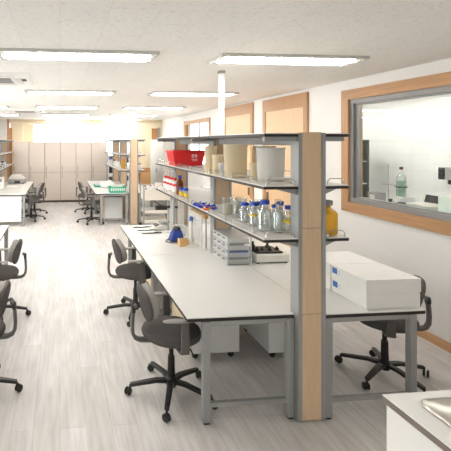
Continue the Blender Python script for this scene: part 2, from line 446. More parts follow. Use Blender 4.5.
# ------------------------------------------------------------------ lab benches
BL = 1.6; BW = .79; BZ = .75
def make_bench(label, group=None, flip=False):
    """local origin at the aisle-side near corner on the floor; x across, y along"""
    t = thing('lab_bench', label, 'lab bench', group=group)
    top = box('benchtop', 'laminate', 0, BW, .002, BL-.002, BZ-.008, BZ, t)
    box('edge_band', 'edge', .002, BW-.002, .004, BL-.004, BZ-.032, BZ-.008, top)
    xo, xi = (.11, BW-.060) if not flip else (.655, 0)
    for x in (xo, xi):
        for y in (-.012, BL-.062):
            l = box('leg', 'alu', x, x+.055, y, y+.05, .012, BZ-.032, t, bevel=.006)
            box('foot_pad', 'black', x+.008, x+.047, y+.006, y+.044, 0, .012, l)
    r = MB()
    xa, xb = min(xo, xi)+.055, max(xo, xi)
    r.box(xa, xb, .0, .03, BZ-.062, BZ-.032); r.box(xa, xb, BL-.055, BL-.025, BZ-.062, BZ-.032)
    for x in (xo, xi): r.box(x+.012, x+.045, .038, BL-.062, BZ-.050, BZ-.032)
    r.build('frame_rail', 'alu', t, smooth=False)
    for y in (.0, BL-.055):
        box('stretcher', 'alu', xa, xb, y, y+.03, .115, .145, t)
    return t
YA = 2.79
bench = make_bench('white lab bench with grey legs nearest the camera, left of the wooden post')
bench.location = (.885, YA, 0)
def put_bench(x, y, label): return dup(bench if x < 1.5 else bench_r, (x, y, 0), 0, label)
put_bench(.885, YA+BL, 'white lab bench left of the shelf rack carrying hand tools and blue mixer')
bench_r = make_bench('white lab bench right of the wooden post carrying the flat white boxes', None, True); bench_r.location = (1.882, YA-.03, 0)
put_bench(1.882, YA-.03+BL, 'white lab bench behind the flat boxes, against the right aisle')
put_bench(.845, 9.74, 'far white lab bench with the teal basket at its near end')
put_bench(.845, 9.74+BL, 'farthest white bench right of the aisle with the white bag')
put_bench(1.882, 9.74, 'far white bench right of the far post, behind the trolley')
put_bench(1.882, 9.74+BL, 'farthest white bench right of the far shelf rack, before the tall grey cabinet')
lb = put_bench(-1.605, 9.78, 'far left white bench with a closed white end panel')
box('end_panel', 'white', 0, .70, -.012, .008, .11, .69, lb)
put_bench(-1.605, 9.78+BL, 'farthest left white bench carrying the pale grey instrument')
put_bench(-1.545, 2.98, 'left white bench beside the grey chair nearest the left frame edge')
put_bench(-1.545, 2.98+BL, 'left white bench whose far corner shows above the second left chair')

# ------------------------------------------------------------------ shelf racks on the islands
def guard(mb, a, b, inward, z, h=.045):
    """wire loop between a and b (x,y) standing on a shelf edge"""
    ax, ay = a; bx, by = b; ix, iy = inward; r = .02
    ux, uy = bx-ax, by-ay; L = math.hypot(ux, uy); ux /= L; uy /= L
    mb.tube([(ax, ay, z), (ax, ay, z+h-r), (ax+ux*r, ay+uy*r, z+h), (bx-ux*r, by-uy*r, z+h), (bx, by, z+h-r), (bx, by, z)], .0042, 6)

def make_rack(label, n_guard=True):
    """local origin: post centre line x=0, y=0 at near post front"""
    t = thing('bench_shelf_rack', label, 'shelf rack')
    L = 2*BL+.05
    ys = (0, BL, 2*BL-.05)
    for y in ys:
        p = MB()
        for s in (-1, 1):
            p.box(s*.088-.014, s*.088+.014, y, y+.10, .01, 2.045)
        p.box(-.074, .074, y+.03, y+.09, .01, 2.045)
        po = p.build('post', 'alu', t, smooth=False)
        for z0, z1 in ((.012, .762), (.766, 1.368), (1.372, 2.05)):
            box('wood_panel', 'post', -.0735, .0735, y+.006, y+.03, z0, z1, po)
        if y != ys[-1]:
            box('wood_panel', 'post', -.0735, .0735, y+.09, y+.098, .012, 2.04, po)
        for zt in (1.65, 1.28):
            for s in (-1, 1):
                e = -.345 if s < 0 else .25
                MB().prism([(s*.102, zt-.045), (s*.19, zt-.008), (s*.19, zt), (s*.102, zt)] if s > 0 else [(s*.24, zt-.008), (s*.102, zt-.045), (s*.102, zt), (s*.24, zt)], y+.02, y+.028).build('bracket', 'alu', t, smooth=False)
        for s in (-1, 1):
            e = -.345 if s < 0 else .25
            box('bracket', 'alu', min(s*.102, e), max(s*.102, e), y+.012, y+.045, 1.985, 2.017, t)
    for zt in (1.674, 1.303, 2.043):
        for x0, x1, nm in ((-.36, -.104, 'l'), (.104, .275, 'r')):
            sh = box('shelf', 'shelf', x0, x1, -.005, L, zt-.006, zt, t)
            box('edge_band', 'edge', x0+.001, x1-.001, -.004, L-.001, zt-.026, zt-.006, sh)
        c = MB()
        for ya, yb in ((.105, BL-.005), (BL+.105, L-.155)): c.box(-.104, .104, ya, yb, zt-.026, zt)
        c.build('shelf', 'shelf', t, smooth=False)
    MB().box(-.05, .05, .105, BL-.002, 1.955, 2.017).box(-.05, .05, BL+.1, L-.16, 1.955, 2.017).build('top_rail', 'alu', t, smooth=False)
    MB().box(-.098, .098, .105, BL-.002, BZ-.03, BZ).box(-.098, .098, BL+.1, L-.16, BZ-.03, BZ).build('service_strip', 'laminate', t, smooth=False)
    for zt in (1.674, 1.303):
        for k in range(6):
            g = MB(); y = .16+k*.52; guard(g, (-.35, y), (-.35, y+.40), (1, 0), zt); g.build('guard_rail', 'steel', t)
        g = MB(); guard(g, (-.335, .015), (-.125, .015), (0, 1), zt); g.build('guard_rail', 'steel', t)
        for k in range(5):
            g = MB(); y = .55+k*.52; guard(g, (.265, y), (.265, y+.40), (-1, 0), zt); g.build('guard_rail', 'steel', t)
        g = MB(); guard(g, (.125, .015), (.255, .015), (0, 1), zt); g.build('guard_rail', 'steel', t)
    return t
rack = make_rack('long two-tier shelf rack on wood and grey posts, crossing the middle of the photo')
rack.location = (1.772, 2.735, 0)
dup(rack, (1.765, 9.70, 0), 0, 'far shelf rack on pale wood posts behind the teal basket')
dup(rack, (-1.705, 9.74, 0), 0, 'far left shelf rack above the bench with the pale instrument')

# white service poles from rack to ceiling
def pole(x, y, label):
    t = thing('service_pole', label, 'pole', (x, y, 2.046), group='white service poles')
    box('shaft', 'white', -.025, .025, -.025, .025, 0, ZC-2.046-.03, t)
    box('ceiling_collar', 'greyp', -.032, .032, -.032, .032, ZC-2.046-.03, ZC-2.046, t)
pole(1.785, 4.40, 'white square service pole rising from the nearer shelf rack to the ceiling')
pole(1.765, 9.78, 'thin white service pole above the far pale wood post')

# ------------------------------------------------------------------ pedestals under the benches
def pedestal(x, y, wx, ly, label, face=-1):
    t = thing('drawer_pedestal', label, 'drawer unit', (x, y, 0), group='pedestals under the benches')
    z0, z1 = .065, .60
    box('body', 'white', .018 if face < 0 else 0, wx if face < 0 else wx-.018, 0, ly, z0, z1, t, bevel=.004)
    h = (z1-z0)/3
    for k in range(3):
        xa, xb = (0, .017) if face < 0 else (wx-.017, wx)
        d = box('drawer', 'drawer_wood' if face < 0 else 'greyp', xa, xb, .002, ly-.002, z0+k*h+.003, z0+(k+1)*h-.003, t)
        MB().box(-.012 if face < 0 else wx, 0 if face < 0 else wx+.012, ly/2-.07, ly/2+.07, z0+(k+.75)*h, z0+(k+.75)*h+.012).build('drawer_handle', 'alu', d, smooth=False)
    for px, py in ((.06, .05), (wx-.06, .05), (.06, ly-.05), (wx-.06, ly-.05)):
        MB().lathe([(0, -.012), (.028, -.012), (.03, 0), (.028, .012), (0, .012)], (0, 0, 0), 14).build('caster', 'dark', t, (px, py, .03)).rotation_euler = (PI/2, 0, .4)
        box('caster_fork', 'greyp', px-.012, px+.012, py-.014, py+.014, .052, z0, t)
pedestal(1.17, 3.60, .46, .62, 'white drawer pedestal on casters under the nearest bench, right of the near chair')
pedestal(1.885, 3.55, .38, .62, 'white pedestal on casters seen just left of the wooden post', 1)
pedestal(1.12, 5.0, .46, .62, 'maple-fronted drawer pedestal behind the second aisle chair under the bench')
pedestal(1.10, 10.2, .46, .55, 'white pedestal under the far bench with the teal basket')
pedestal(-1.35, 11.6, .42, .55, 'pedestal under the farthest left bench behind the two far chairs')

# ------------------------------------------------------------------ task chairs (local: faces +x, origin under the seat)
def make_chair(label):
    t = thing('task_chair', label, 'chair', group='grey task chairs')
    MB().lathe([(0, .06), (.035, .06), (.045, .085), (.045, .125), (.03, .14), (.026, .30), (.018, .30), (.018, .442), (0, .442)], n=16).build('gas_column', 'black', t)
    for k in range(5):
        a = 2*PI*k/5+.576; ca, sa = math.cos(a), math.sin(a)
        P = [(ca*r, sa*r, z) for r, z in ((.03, .105), (.12, .108), (.22, .094), (.325, .078))]
        l = MB().ribbon(P, (-sa, ca, 0), [.055, .048, .042, .034], .026).build('base_leg', 'black', t, bevel=.006)
        cs = MB()
        for s in (-1, 1):
            base = MB().lathe([(0, -.009), (.024, -.009), (.029, -.004), (.029, .004), (.024, .009), (0, .009)], (0, 0, 0), 14)
            sw = a+.9
            for v in base.v: pass
            dx, dy = math.cos(sw), math.sin(sw)
            vs = [(ca*.34+dx*v[0]-dy*(v[2]+s*.013), sa*.34+dy*v[0]+dx*(v[2]+s*.013), .030+v[1]) for v in base.v]
            cs.add(vs, base.f)
        cs.rod((ca*.325, sa*.325, .034), (ca*.325, sa*.325, .078), .009, 8)
        cs.build('caster', 'black', l)
    MB().box(-.10, .10, -.08, .08, .425, .452).build('seat_plate', 'dark', t, bevel=.01)
    MB().lathe([(0, .422), (.15, .422), (.205, .428), (.228, .446), (.234, .468), (.222, .490), (.18, .504), (.10, .508), (0, .506)], n=36, sx=1.0, sy=1.02, c=(0, 0, .028)).build('seat', 'fabric', t)
    # backrest
    la = math.radians(14)
    def bend(x, y, z):
        x = x + 1.1*y*y
        return (-.182 + x*math.cos(la) - z*math.sin(la), y, .735 + z*math.cos(la) + x*math.sin(la))
    bk = MB().pillow(.156, .126, .054, fn=bend).build('backrest', 'fabric_lt', t)
    def bend2(x, y, z): return bend(x-.042, y*1, z+.004)
    MB().pillow(.166, .139, .030, fn=bend2).build('back_shell', 'fabric', bk)
    pth = [(-.08, 0, .436), (-.19, 0, .433), (-.255, 0, .438), (-.290, 0, .456), (-.308, 0, .49), (-.312, 0, .545), (-.308, 0, .62), (-.302, 0, .68), (-.275, 0, .71)]
    MB().ribbon(pth, (0, 1, 0), [.06, .06, .058, .056, .054, .052, .05, .05, .045], .026).build('back_bracket', 'chair_plastic', t, bevel=.007)
    MB().lathe([(0, -.012), (.03, -.012), (.034, 0), (.03, .016), (0, .016)], n=14).build('adjuster_knob', 'dark', t, (-.305, 0, .675)).rotation_euler = (0, PI/2, 0)
    for s in (-1, 1):
        p2 = [(.02, s*.07, .436), (.03, s*.225, .436), (.03, s*.262, .446), (.032, s*.268, .48), (.03, s*.268, .58), (.03, s*.268, .677)]
        ar = MB().ribbon(p2, (1, 0, 0), [.07, .07, .068, .064, .058, .050], .022).build('arm_post', 'chair_plastic', t, bevel=.006)
        MB().pillow(.032, .125, .010, e=.5, n=20, fn=lambda x, y, z, s=s: (-.012+z, s*.268+y, .686+x)).build('arm_pad', 'pad', ar)
    MB().tube([(.06, -.06, .43), (.10, -.17, .425), (.11, -.205, .405)], .006, 8).build('height_lever', 'dark', t)
    return t
chair = make_chair('grey task chair nearest the camera, tucked under the near bench front corner')
chair.location = (.872, 3.16, 0)
def put_chair(x, y, rz, label, base=0):
    c = dup(chair, (x, y, 0), rz, label)
    for ch in c.children:
        if ch.name.startswith('base_leg'): ch.rotation_euler.z = base
    return c
put_chair(.865, 4.66, .0, 'second grey task chair along the right of the aisle, at the bench with hand tools')
put_chair(2.735, 3.22, PI-.43, 'grey task chair behind the flat white boxes by the right wall', .35)
put_chair(-.665, 3.32, PI, 'nearest grey task chair on the left, cut by the frame edge')
put_chair(-.70, 4.76, PI, 'grey task chair on the left by the far corner of the left bench')
put_chair(-.73, 10.55, PI+.1, 'nearer of two far task chairs at the left bench')
put_chair(-.70, 11.45, PI-.1, 'farther of two far task chairs at the left bench')
put_chair(.77, 10.05, .0, 'nearer of two far task chairs at the teal basket bench')
put_chair(.77, 11.55, .1, 'farther of two far task chairs at the teal basket bench')

# ------------------------------------------------------------------ back wall cabinets
CX = [-1.515, -1.005, -.495, .015, .525, 1.035]
CN = ['leftmost tall beige storage cabinet at the back', 'second tall beige cabinet from the left at the back', 'third tall beige cabinet from the left at the back',
      'third tall beige cabinet from the right at the back', 'second tall beige cabinet from the right at the back', 'rightmost tall beige storage cabinet at the back']
cab = None
for x, n in zip(CX, CN):
    if cab is None:
        cab = thing('storage_cabinet', n, 'cabinet', (x, 13.5, 0), group='beige cabinets along the back')
        box('body', 'cabinet_side', .001, .509, .02, .45, .07, 1.985, cab)
        box('plinth', 'plinth', .002, .508, .04, .45, 0, .07, cab)
        for z0, z1, hz in ((.075, .985, .80), (.995, 1.98, 1.03)):
            dr = box('door', 'cabinet', .008, .502, 0, .02, z0, z1, cab, bevel=.003)
            MB().tube([(.055, 0, hz), (.055, -.03, hz+.01), (.055, -.03, hz+.15), (.055, 0, hz+.16)], .007, 6).build('door_handle', 'steel', dr)
    else: dup(cab, (x, 13.5, 0), 0, n)
# low open rack right of the cabinets
t = thing('open_rack', 'white open rack of dark boxes between the beige cabinets and far posts', 'rack', (1.58, 13.5, 0))
MB().box(0, .03, 0, .4, 0, 1.62).box(.77, .80, 0, .4, 0, 1.62).build('side_panel', 'white', t, smooth=False)
for z in (.12, .52, .92, 1.27, 1.60): box('shelf', 'white', .03, .77, 0, .4, z, z+.025, t)
for i, (x, z, wd, h, m) in enumerate(((.06, .145, .3, .28, 'dark'), (.40, .145, .33, .26, 'card'), (.06, .545, .28, .26, 'plinth'), (.40, .545, .3, .3, 'dark'), (.06, .945, .30, .22, 'dark'), (.42, .945, .3, .25, 'card'), (.06, 1.295, .32, .22, 'plinth'), (.43, 1.295, .28, .2, 'dark'))):
    nm = {'dark': 'black', 'card': 'tan cardboard', 'plinth': 'brown'}[m]
    lv = ['bottom', 'second', 'third', 'top'][i//2]
    tag(box('storage_box', m, 1.58+x, 1.58+x+wd, 13.55, 13.85, z, z+h), nm+' storage box on the '+lv+' shelf of the far white open rack, '+('left' if i % 2 == 0 else 'right')+' side', 'box', 'boxes in the far open rack')
# tall grey cabinet by the right wall
t = thing('tall_cabinet', 'tall plain grey cabinet by the right wall, behind the red crate', 'cabinet', (3.06, 12.0, 0))
box('body', 'panel', .02, .585, 0, 1.7, .06, 2.06, t); box('plinth', 'dark', .04, .57, .02, 1.68, 0, .06, t)
for k in range(2):
    d = box('door', 'panel', 0, .02, .003+k*.85, .847+k*.85, .065, 2.055, t)
    box('door_handle', 'alu', -.02, 0, .80+k*.05, .815+k*.05, 1.0, 1.15, d)

# ------------------------------------------------------------------ ceiling fittings
def make_light(label):
    t = thing('ceiling_light', label, 'ceiling light', group='fluorescent ceiling lights')
    Lx, Ly = .70, .195
    f = MB(); f.box(-Lx, Lx, -Ly, -Ly+.04, -.026, 0); f.box(-Lx, Lx, Ly-.04, Ly, -.026, 0)
    f.box(-Lx, -Lx+.02, -Ly+.04, Ly-.04, -.026, 0); f.box(Lx-.02, Lx, -Ly+.04, Ly-.04, -.026, 0)
    f.build('frame', 'lampframe', t, smooth=False)
    r = MB(); r.box(-Lx+.02, Lx-.02, -Ly+.04, Ly-.04, -.005, 0); r.box(-Lx+.02, Lx-.02, -.02, .02, -.022, -.005)
    r.build('reflector', 'reflector', t, smooth=False)
    for y in (-.085, .085):
        tb = MB().rod((-Lx+.06, y, -.022), (Lx-.06, y, -.022), .014, 10).build('lamp_tube', 'tube', t)
        for xa in (-Lx+.02, Lx-.06): box('lamp_holder', 'white', xa, xa+.04, y-.018, y+.018, -.036, -.005, tb)
    return t
lt = None
rows = ((3.70, 'first'), (6.45, 'second'), (9.2, 'third'), (11.8, 'fourth'), (14.0, 'fifth'))
for y, rn in rows:
    for x, cn in ((.165, 'above the aisle'), (2.13, 'above the right benches'), (-1.83, 'above the left benches')):
        if y > 13 and x < -1: continue
        lab = 'lit twin-tube ceiling light %s, %s row from the camera' % (cn, rn)
        if lt is None: lt = make_light(lab); lt.location = (x, y, ZC)
        else: dup(lt, (x, y, ZC), 0, lab)
# unseen lamps added to brighten the side room
for y, l in ((2.0, 'nearest'), (3.4, 'second nearest'), (4.8, 'middle'), (6.2, 'second farthest'), (7.5, 'farthest')):
    dup(lt, (4.65, y, ZC), PI/2, l+' unseen ceiling light added to brighten the room behind the big window')

def cassette(x, y, label):
    t = thing('air_conditioner', label, 'air conditioner', (x, y, ZC), group='ceiling air conditioners')
    MB().taper((-.44, .44, -.45, .45, -.03), (-.47, .47, -.48, .48, 0)).build('panel', 'white', t, smooth=False)
    g = MB()
    for k in range(9): g.box(-.24, .24, -.22+k*.05, -.195+k*.05, -.036, -.03)
    g.build('intake_grille', 'greyp', t, smooth=False)
    for s in (-1, 1):
        box('louvre', 'offwhite', -.26, .26, s*.35-.035, s*.35+.035, -.036, -.03, t)
        box('louvre', 'offwhite', s*.33-.035, s*.33+.035, -.22, .22, -.036, -.03, t)
    box('sensor_window', 'dark', .33, .42, -.16, .0, -.034, -.03, t)
cassette(-.83, 5.18, 'white ceiling air conditioner left of the nearer aisle lights')
cassette(-.87, 10.45, 'white ceiling air conditioner farther off near the left lights')

# ------------------------------------------------------------------ lab ware helpers
def bottle(name, label, x, y, z, r, h, glassm='glass', cap='blue', group=None, capn='cap', liquid=None, band=None, neck=.42, n=24):
    t = thing(name, label, 'bottle', (x, y, z), group=group)
    hs = h*.60; rn = r*neck; hc = h*.15
    MB().lathe([(0, .001), (r*.92, 0), (r, r*.1), (r, hs), (r*.93, hs+h*.05), (rn*1.25, h*.74), (rn, h*.78), (rn, h*.90), (rn*.86, h*.90), (rn*.86, h*.78), (r*.85, hs+h*.04), (r*.93, hs), (r*.93, r*.14), (0, .006)], n=n).build('body', glassm, t)
    if liquid:
        m, fh = liquid
        MB().lathe([(0, .008), (r*.90, r*.16), (r*.90, h*fh), (0, h*fh)], n=n).build('contents', m, t)
    if band:
        m, zb0, zb1 = band
        MB().lathe([(r*1.004, h*zb0), (r*1.012, h*zb0), (r*1.012, h*zb1), (r*1.004, h*zb1), (r*1.004, h*zb0)], n=n).build('label_band', m, t)
    if cap:
        MB().lathe([(rn*.9, h*.905), (rn*1.3, h*.86), (rn*1.36, h*.87), (rn*1.36, h-.004), (rn*1.25, h), (0, h)], n=n).build(capn, cap, t)
    return t

def beaker(label, x, y, z, r, h, m='glass', liquid=None, group=None, name='beaker', flare=1.08, lip=True):
    t = thing(name, label, 'beaker', (x, y, z), group=group)
    R = r*flare; w = max(.003, r*.04)
    b = MB().lathe([(0, .001), (r*.93, 0), (r, r*.10), (R, h*.97), (R*1.05, h), (R*1.01, h), (R-w, h*.96), (r-w, r*.13), (0, .006)], n=28)
    b.build('body', m, t)
    if lip: MB().taper((R*.96, R*1.02, -.18*R, .18*R, h*.93), (R*.96, R*1.22, -.10*R, .10*R, h)).build('spout', m, t)
    if liquid: MB().lathe([(0, .008), (r*.94, r*.16), (r*(1+(flare-1)*.5)-w*1.6, h*liquid[1]), (0, h*liquid[1])], n=24).build('contents', liquid[0], t)
    return t

US, LS = 1.674, 1.303
# --- upper shelf
t = thing('crate', 'red plastic crate with white marks on the upper shelf', 'crate', (1.64, 5.26, US))
c = MB(); w_, d_, h_ = .185, .15, .195; k = .045
def shell(w_, d_, h_, k, wt):
    m = MB()
    o0 = [(-w_, -d_), (w_, -d_), (w_, d_), (-w_, d_)]; o1 = [(-w_-k, -d_-k), (w_+k, -d_-k), (w_+k, d_+k), (-w_-k, d_+k)]
    i1 = [(x-math.copysign(wt, x), y-math.copysign(wt, y)) for x, y in o1]; i0 = [(x-math.copysign(wt, x), y-math.copysign(wt, y)) for x, y in o0]
    v = [(x, y, 0) for x, y in o0]+[(x, y, h_) for x, y in o1]+[(x, y, h_) for x, y in i1]+[(x, y, wt) for x, y in i0]
    f = [(3, 2, 1, 0), (12, 13, 14, 15)]
    for a in (0, 4, 8):
        for q in range(4): f.append((a+q, a+(q+1) % 4, a+4+(q+1) % 4, a+4+q))
    return m.add(v, f)
shell(.175, .14, .19, .04, .006).build('tub', 'red', t, smooth=False)
r = MB(); W_, D_ = .222, .187
r.box(-W_, W_, -D_, -D_+.012, .178, .196); r.box(-W_, W_, D_-.012, D_, .178, .196); r.box(-W_, -W_+.012, -D_+.012, D_-.012, .178, .196); r.box(W_-.012, W_, -D_+.012, D_-.012, .178, .196)
r.build('rim', 'red', t, smooth=False)
mk = MB()
# white marks printed on the sloping near side (two characters over two short lines)
def face_pt(x, z): return (x, -.14-.04*z/.19-.0015, z)
def stroke(x0, z0, x1, z1, wd=.006):
    a = Vector((x0, z0)); b_ = Vector((x1, z1)); d_ = (b_-a).normalized(); nn = Vector((-d_.y, d_.x))*wd/2
    p = [a-nn, b_-nn, b_+nn, a+nn]
    v = [face_pt(q.x, q.y) for q in p]; v += [(q[0], q[1]+.0012, q[2]) for q in v]
    mk.add(v, [(0, 1, 2, 3), (7, 6, 5, 4), (0, 4, 5, 1), (1, 5, 6, 2), (2, 6, 7, 3), (3, 7, 4, 0)])
for x in (.045, .085):
    stroke(x-.014, .142, x+.010, .142); stroke(x-.002, .142, x-.012, .118); stroke(x-.002, .135, x+.008, .118); stroke(x+.014, .148, x+.014, .112); stroke(x-.010, .104, x+.014, .104)
stroke(.03, .083, .115, .083, .005); stroke(.045, .068, .115, .066, .005)
mk.build('printed_marks', 'paper', t, smooth=False)

G = 'polypropylene beakers on the upper shelf'
beaker('widest milky white plastic beaker at the near end of the upper shelf', 1.655, 3.09, US, .098, .262, 'pp_white', group=G)
beaker('large yellowed plastic beaker left of the widest white one, upper shelf', 1.515, 3.43, US, .092, .285, 'pp', group=G)
beaker('large cream plastic beaker standing behind between the two biggest, upper shelf', 1.77, 3.42, US, .085, .27, 'pp', group=G)
beaker('small tapered plastic beaker standing between the two biggest, upper shelf', 1.575, 3.19, US, .036, .135, 'pp', group=G, flare=1.25)
beaker('small cream beaker just left of the large yellowed one, upper shelf', 1.462, 3.70, US, .044, .185, 'pp', group=G)
beaker('small clear cup in front of the large yellowed beaker, upper shelf', 1.452, 3.56, US, .026, .12, 'clear', group=G, flare=1.3)
beaker('slim low plastic beaker nearest the red crate on the upper shelf', 1.455, 3.89, US, .040, .16, 'pp', group=G)
beaker('tall cream beaker standing behind the slim low one, upper shelf', 1.57, 4.16, US, .058, .265, 'pp', group=G)

# --- lower shelf
WBX = ((1.545, 5.89), (1.555, 5.76), (1.56, 5.62), (1.565, 5.47))
WBL = ('farthest white wash bottle with red cap and bent spout, lower shelf', 'second white wash bottle from the far end of the lower shelf',
       'third white wash bottle from the far end of the lower shelf', 'white wash bottle next to the brown bottle on the lower shelf')
wb = None
for (x, y), l in zip(WBX, WBL):
    if wb is None:
        wb = thing('wash_bottle', l, 'bottle', (x, y, LS), group='wash bottles on the lower shelf')
        MB().lathe([(0, 0), (.036, 0), (.038, .006), (.038, .12), (.034, .14), (.020, .156), (.018, .17), (0, .17)], n=20).build('body', 'white', wb)
        MB().lathe([(.0385, .075), (.0395, .075), (.0395, .105), (.0385, .105), (.0385, .075)], n=20).build('label_band', 'red', wb)
        MB().lathe([(0, .152), (.024, .152), (.024, .178), (.012, .186), (0, .186)], n=16).build('cap', 'red', wb)
        MB().tube([(0, 0, .18), (0, 0, .25), (-.006, 0, .272), (-.022, 0, .280), (-.06, 0, .262)], .005, 6, .003).build('spout', 'white', wb)
    else:
        dup(wb, (x, y, LS), 0, l)
bottle('reagent_bottle', 'brown glass bottle with blue cap next to the wash bottles', 1.53, 5.14, LS, .044, .25, 'amber', 'blue', 'glass bottles on the lower shelf')
for x, y, l in ((1.50, 4.97, 'left of the two yellow vials with blue caps'), (1.525, 4.86, 'right of the two yellow vials with blue caps')):
    t = thing('sample_vial', l, 'vial', (x, y, LS), group='yellow vials on the lower shelf')
    MB().lathe([(0, 0), (.024, 0), (.026, .004), (.026, .085), (0, .085)], n=16).build('body', 'clear', t)
    MB().lathe([(.0262, .006), (.0268, .006), (.0268, .058), (.0262, .058), (.0262, .006)], n=16).build('label_band', 'yellow', t)
    MB().lathe([(0, .085), (.028, .083), (.028, .118), (0, .118)], n=16).build('cap', 'blue', t)
# blue joint clips
cl = None
CL = [(1.46, 4.28, .2), (1.50, 4.22, 1.1), (1.455, 4.15, 2.0), (1.52, 4.12, .5), (1.48, 4.05, 2.6), (1.54, 4.00, 1.4)]
CW = ['farthest blue plastic clip on the lower shelf', 'second blue clip from the far end of the clip pile', 'blue clip at the front edge, middle of the pile',
      'blue clip behind the middle of the pile', 'blue clip at the front edge next to the orange clip', 'nearest blue clip, beside the beakers']
def clip_at(x, y, a, l, m):
    t = thing('joint_clip', l, 'clip', (x, y, LS), a, 'plastic clips on the lower shelf')
    ring = [(math.cos(q)*.026, math.sin(q)*.026, .012) for q in [(.6+(2*PI-1.2)*i/14) for i in range(15)]]
    MB().tube(ring, .011, 8).build('ring', m, t)
    MB().ribbon([(.02, -.018, .012), (.05, -.024, .014), (.075, -.034, .024)], (0, 0, 1), .022, .007).build('tongue', m, t)
    MB().ribbon([(.02, .018, .012), (.05, .024, .014), (.075, .034, .024)], (0, 0, 1), .022, .007).build('tongue', m, t)
    return t
for (x, y, a), l in zip(CL, CW):
    if cl is None: cl = clip_at(x, y, a, l, 'blue')
    else: dup(cl, (x, y, LS), a, l)
clip_at(1.445, 3.96, .8, 'single orange plastic clip among the blue ones', 'orange')
G = 'glass beakers on the lower shelf'
beaker('glass beaker with yellowish contents, farther of the pair on the lower shelf', 1.575, 3.74, LS, .048, .15, 'glass', ('pp', .6), G)
beaker('glass beaker with yellowish contents hidden partly behind the pair', 1.70, 3.72, LS, .050, .15, 'glass', ('pp', .6), G)
beaker('empty wide glass beaker left of the blue capped bottles', 1.60, 3.54, LS, .056, .155, 'glass', None, G)
beaker('plain glass beaker at the back behind the empty wide one', 1.74, 3.50, LS, .056, .16, 'glass', None, G)
G = 'glass bottles on the lower shelf'
bottle('reagent_bottle', 'small clear bottle with blue cap beside the wide beaker', 1.555, 3.33, LS, .042, .165, group=G, neck=.62)
bottle('reagent_bottle', 'clear blue capped bottle second from the beakers with a yellow tag', 1.57, 3.18, LS, .044, .19, group=G, neck=.55, band=('yellow', .42, .5))
bottle('reagent_bottle', 'clear blue capped bottle at the back behind the small one', 1.70, 3.34, LS, .044, .17, group=G, neck=.55)
bottle('reagent_bottle', 'clear blue capped bottle at the back, third behind the front row', 1.735, 3.16, LS, .044, .17, group=G, neck=.55)
bottle('reagent_bottle', 'largest clear blue capped bottle near the shelf front corner', 1.555, 2.99, LS, .054, .235, group=G, neck=.46)
bottle('reagent_bottle', 'clear bottle with ground glass stopper near the post', 1.627, 2.93, LS, .040, .245, cap='glass', group=G, capn='stopper', neck=.42)
bottle('reagent_bottle', 'clear blue capped bottle touching the post with a yellow label', 1.712, 2.93, LS, .040, .20, group=G, neck=.55, band=('yellow', .36, .5))
bottle('reagent_bottle', 'tall clear blue capped bottle behind the stoppered one', 1.705, 3.04, LS, .040, .215, group=G, neck=.5)
bottle('reagent_bottle', 'big honey coloured bottle with grey cap right of the wooden post', 1.964, 2.87, LS, .080, .245, 'honey', 'greyp', None, neck=.44)

# --- left bench top
def tool(x, y, a, l):
    t = thing('hand_tool', l, 'tool', (x, y, BZ), a, 'hand tools on the bench')
    MB().box(-.13, .05, -.022, .022, .002, .016).build('handle', 'white', t, bevel=.006)
    MB().tube([(-.13, -.024, .007), (.02, -.026, .007), (.10, -.008, .007), (.15, -.003, .007)], .005, 6).build('jaw', 'dark', t)
    MB().tube([(-.13, .024, .007), (.02, .026, .007), (.10, .008, .007), (.15, .003, .007)], .005, 6).build('jaw', 'dark', t)
    return t
tool(1.17, 5.82, .1, 'farthest of the white and black hand tools lying on the bench')
tool(1.20, 5.62, -.12, 'middle of the white and black hand tools lying on the bench')
tool(1.22, 5.44, .05, 'nearest of the white and black hand tools lying on the bench')
t = thing('balance', 'small white laboratory balance with grey pan at the far end of the bench', 'balance', (1.43, 5.70, BZ))
MB().prism([(-.12, .01), (.12, .01), (.12, .075), (-.02, .075), (-.12, .04)], -.11, .11).build('body', 'offwhite', t, bevel=.008)
MB().lathe([(0, .075), (.02, .075), (.02, .09), (.085, .09), (.09, .096), (.085, .102), (0, .102)], (.04, 0, 0), 24).build('pan', 'greyp', t)
MB().box(-.105, -.045, -.07, .07, .046, .0665).build('display', 'screen', t)
for s in (-1, 1):
    MB().cyl((-.08, s*.08, 0), .015, .012).build('foot', 'dark', t); MB().cyl((.09, s*.08, 0), .015, .012).build('foot', 'dark', t)
def stand(x, y, h, l):
    t = thing('burette_stand', l, 'stand', (x, y, BZ), group='burette stands on the bench')
    MB().box(-.05, .07, -.06, .06, 0, .015).build('base', 'white', t, bevel=.004)
    MB().rod((0, 0, .015), (0, 0, h), .010, 10).build('rod', 'steel', t)
    MB().box(-.016, .022, -.016, .016, h*.78, h*.78+.03).build('clamp', 'dark', t, bevel=.004)
    MB().lathe([(0, .03), (.006, .03), (.022, .06), (.022, h*1.02), (.018, h*1.02), (.018, .065), (0, .05)], (.045, 0, 0), 14).build('burette', 'pp_white', t)
stand(1.475, 5.50, .42, 'white burette stand with dark clamp beside the small balance')
stand(1.575, 5.46, .42, 'burette stand with dark clamp nearer the shelf posts')
stand(1.66, 5.60, .40, 'dark clamped burette stand behind the other two')
beaker('clear plastic tub behind the blue mixer on the bench', 1.58, 5.27, BZ, .062, .13, 'clear', None, None, 'tub', 1.15, False)
t = thing('vortex_mixer', 'blue vortex mixer with black top on the bench', 'mixer', (1.445, 5.0, BZ))
MB().taper((-.085, .085, -.075, .075, .012), (-.045, .055, -.05, .05, .135)).build('casing', 'navy', t, bevel=.010)
MB().lathe([(0, .135), (.048, .135), (.050, .155), (.038, .172), (0, .165)], (.005, 0, 0), 20).build('cup_head', 'dark', t)
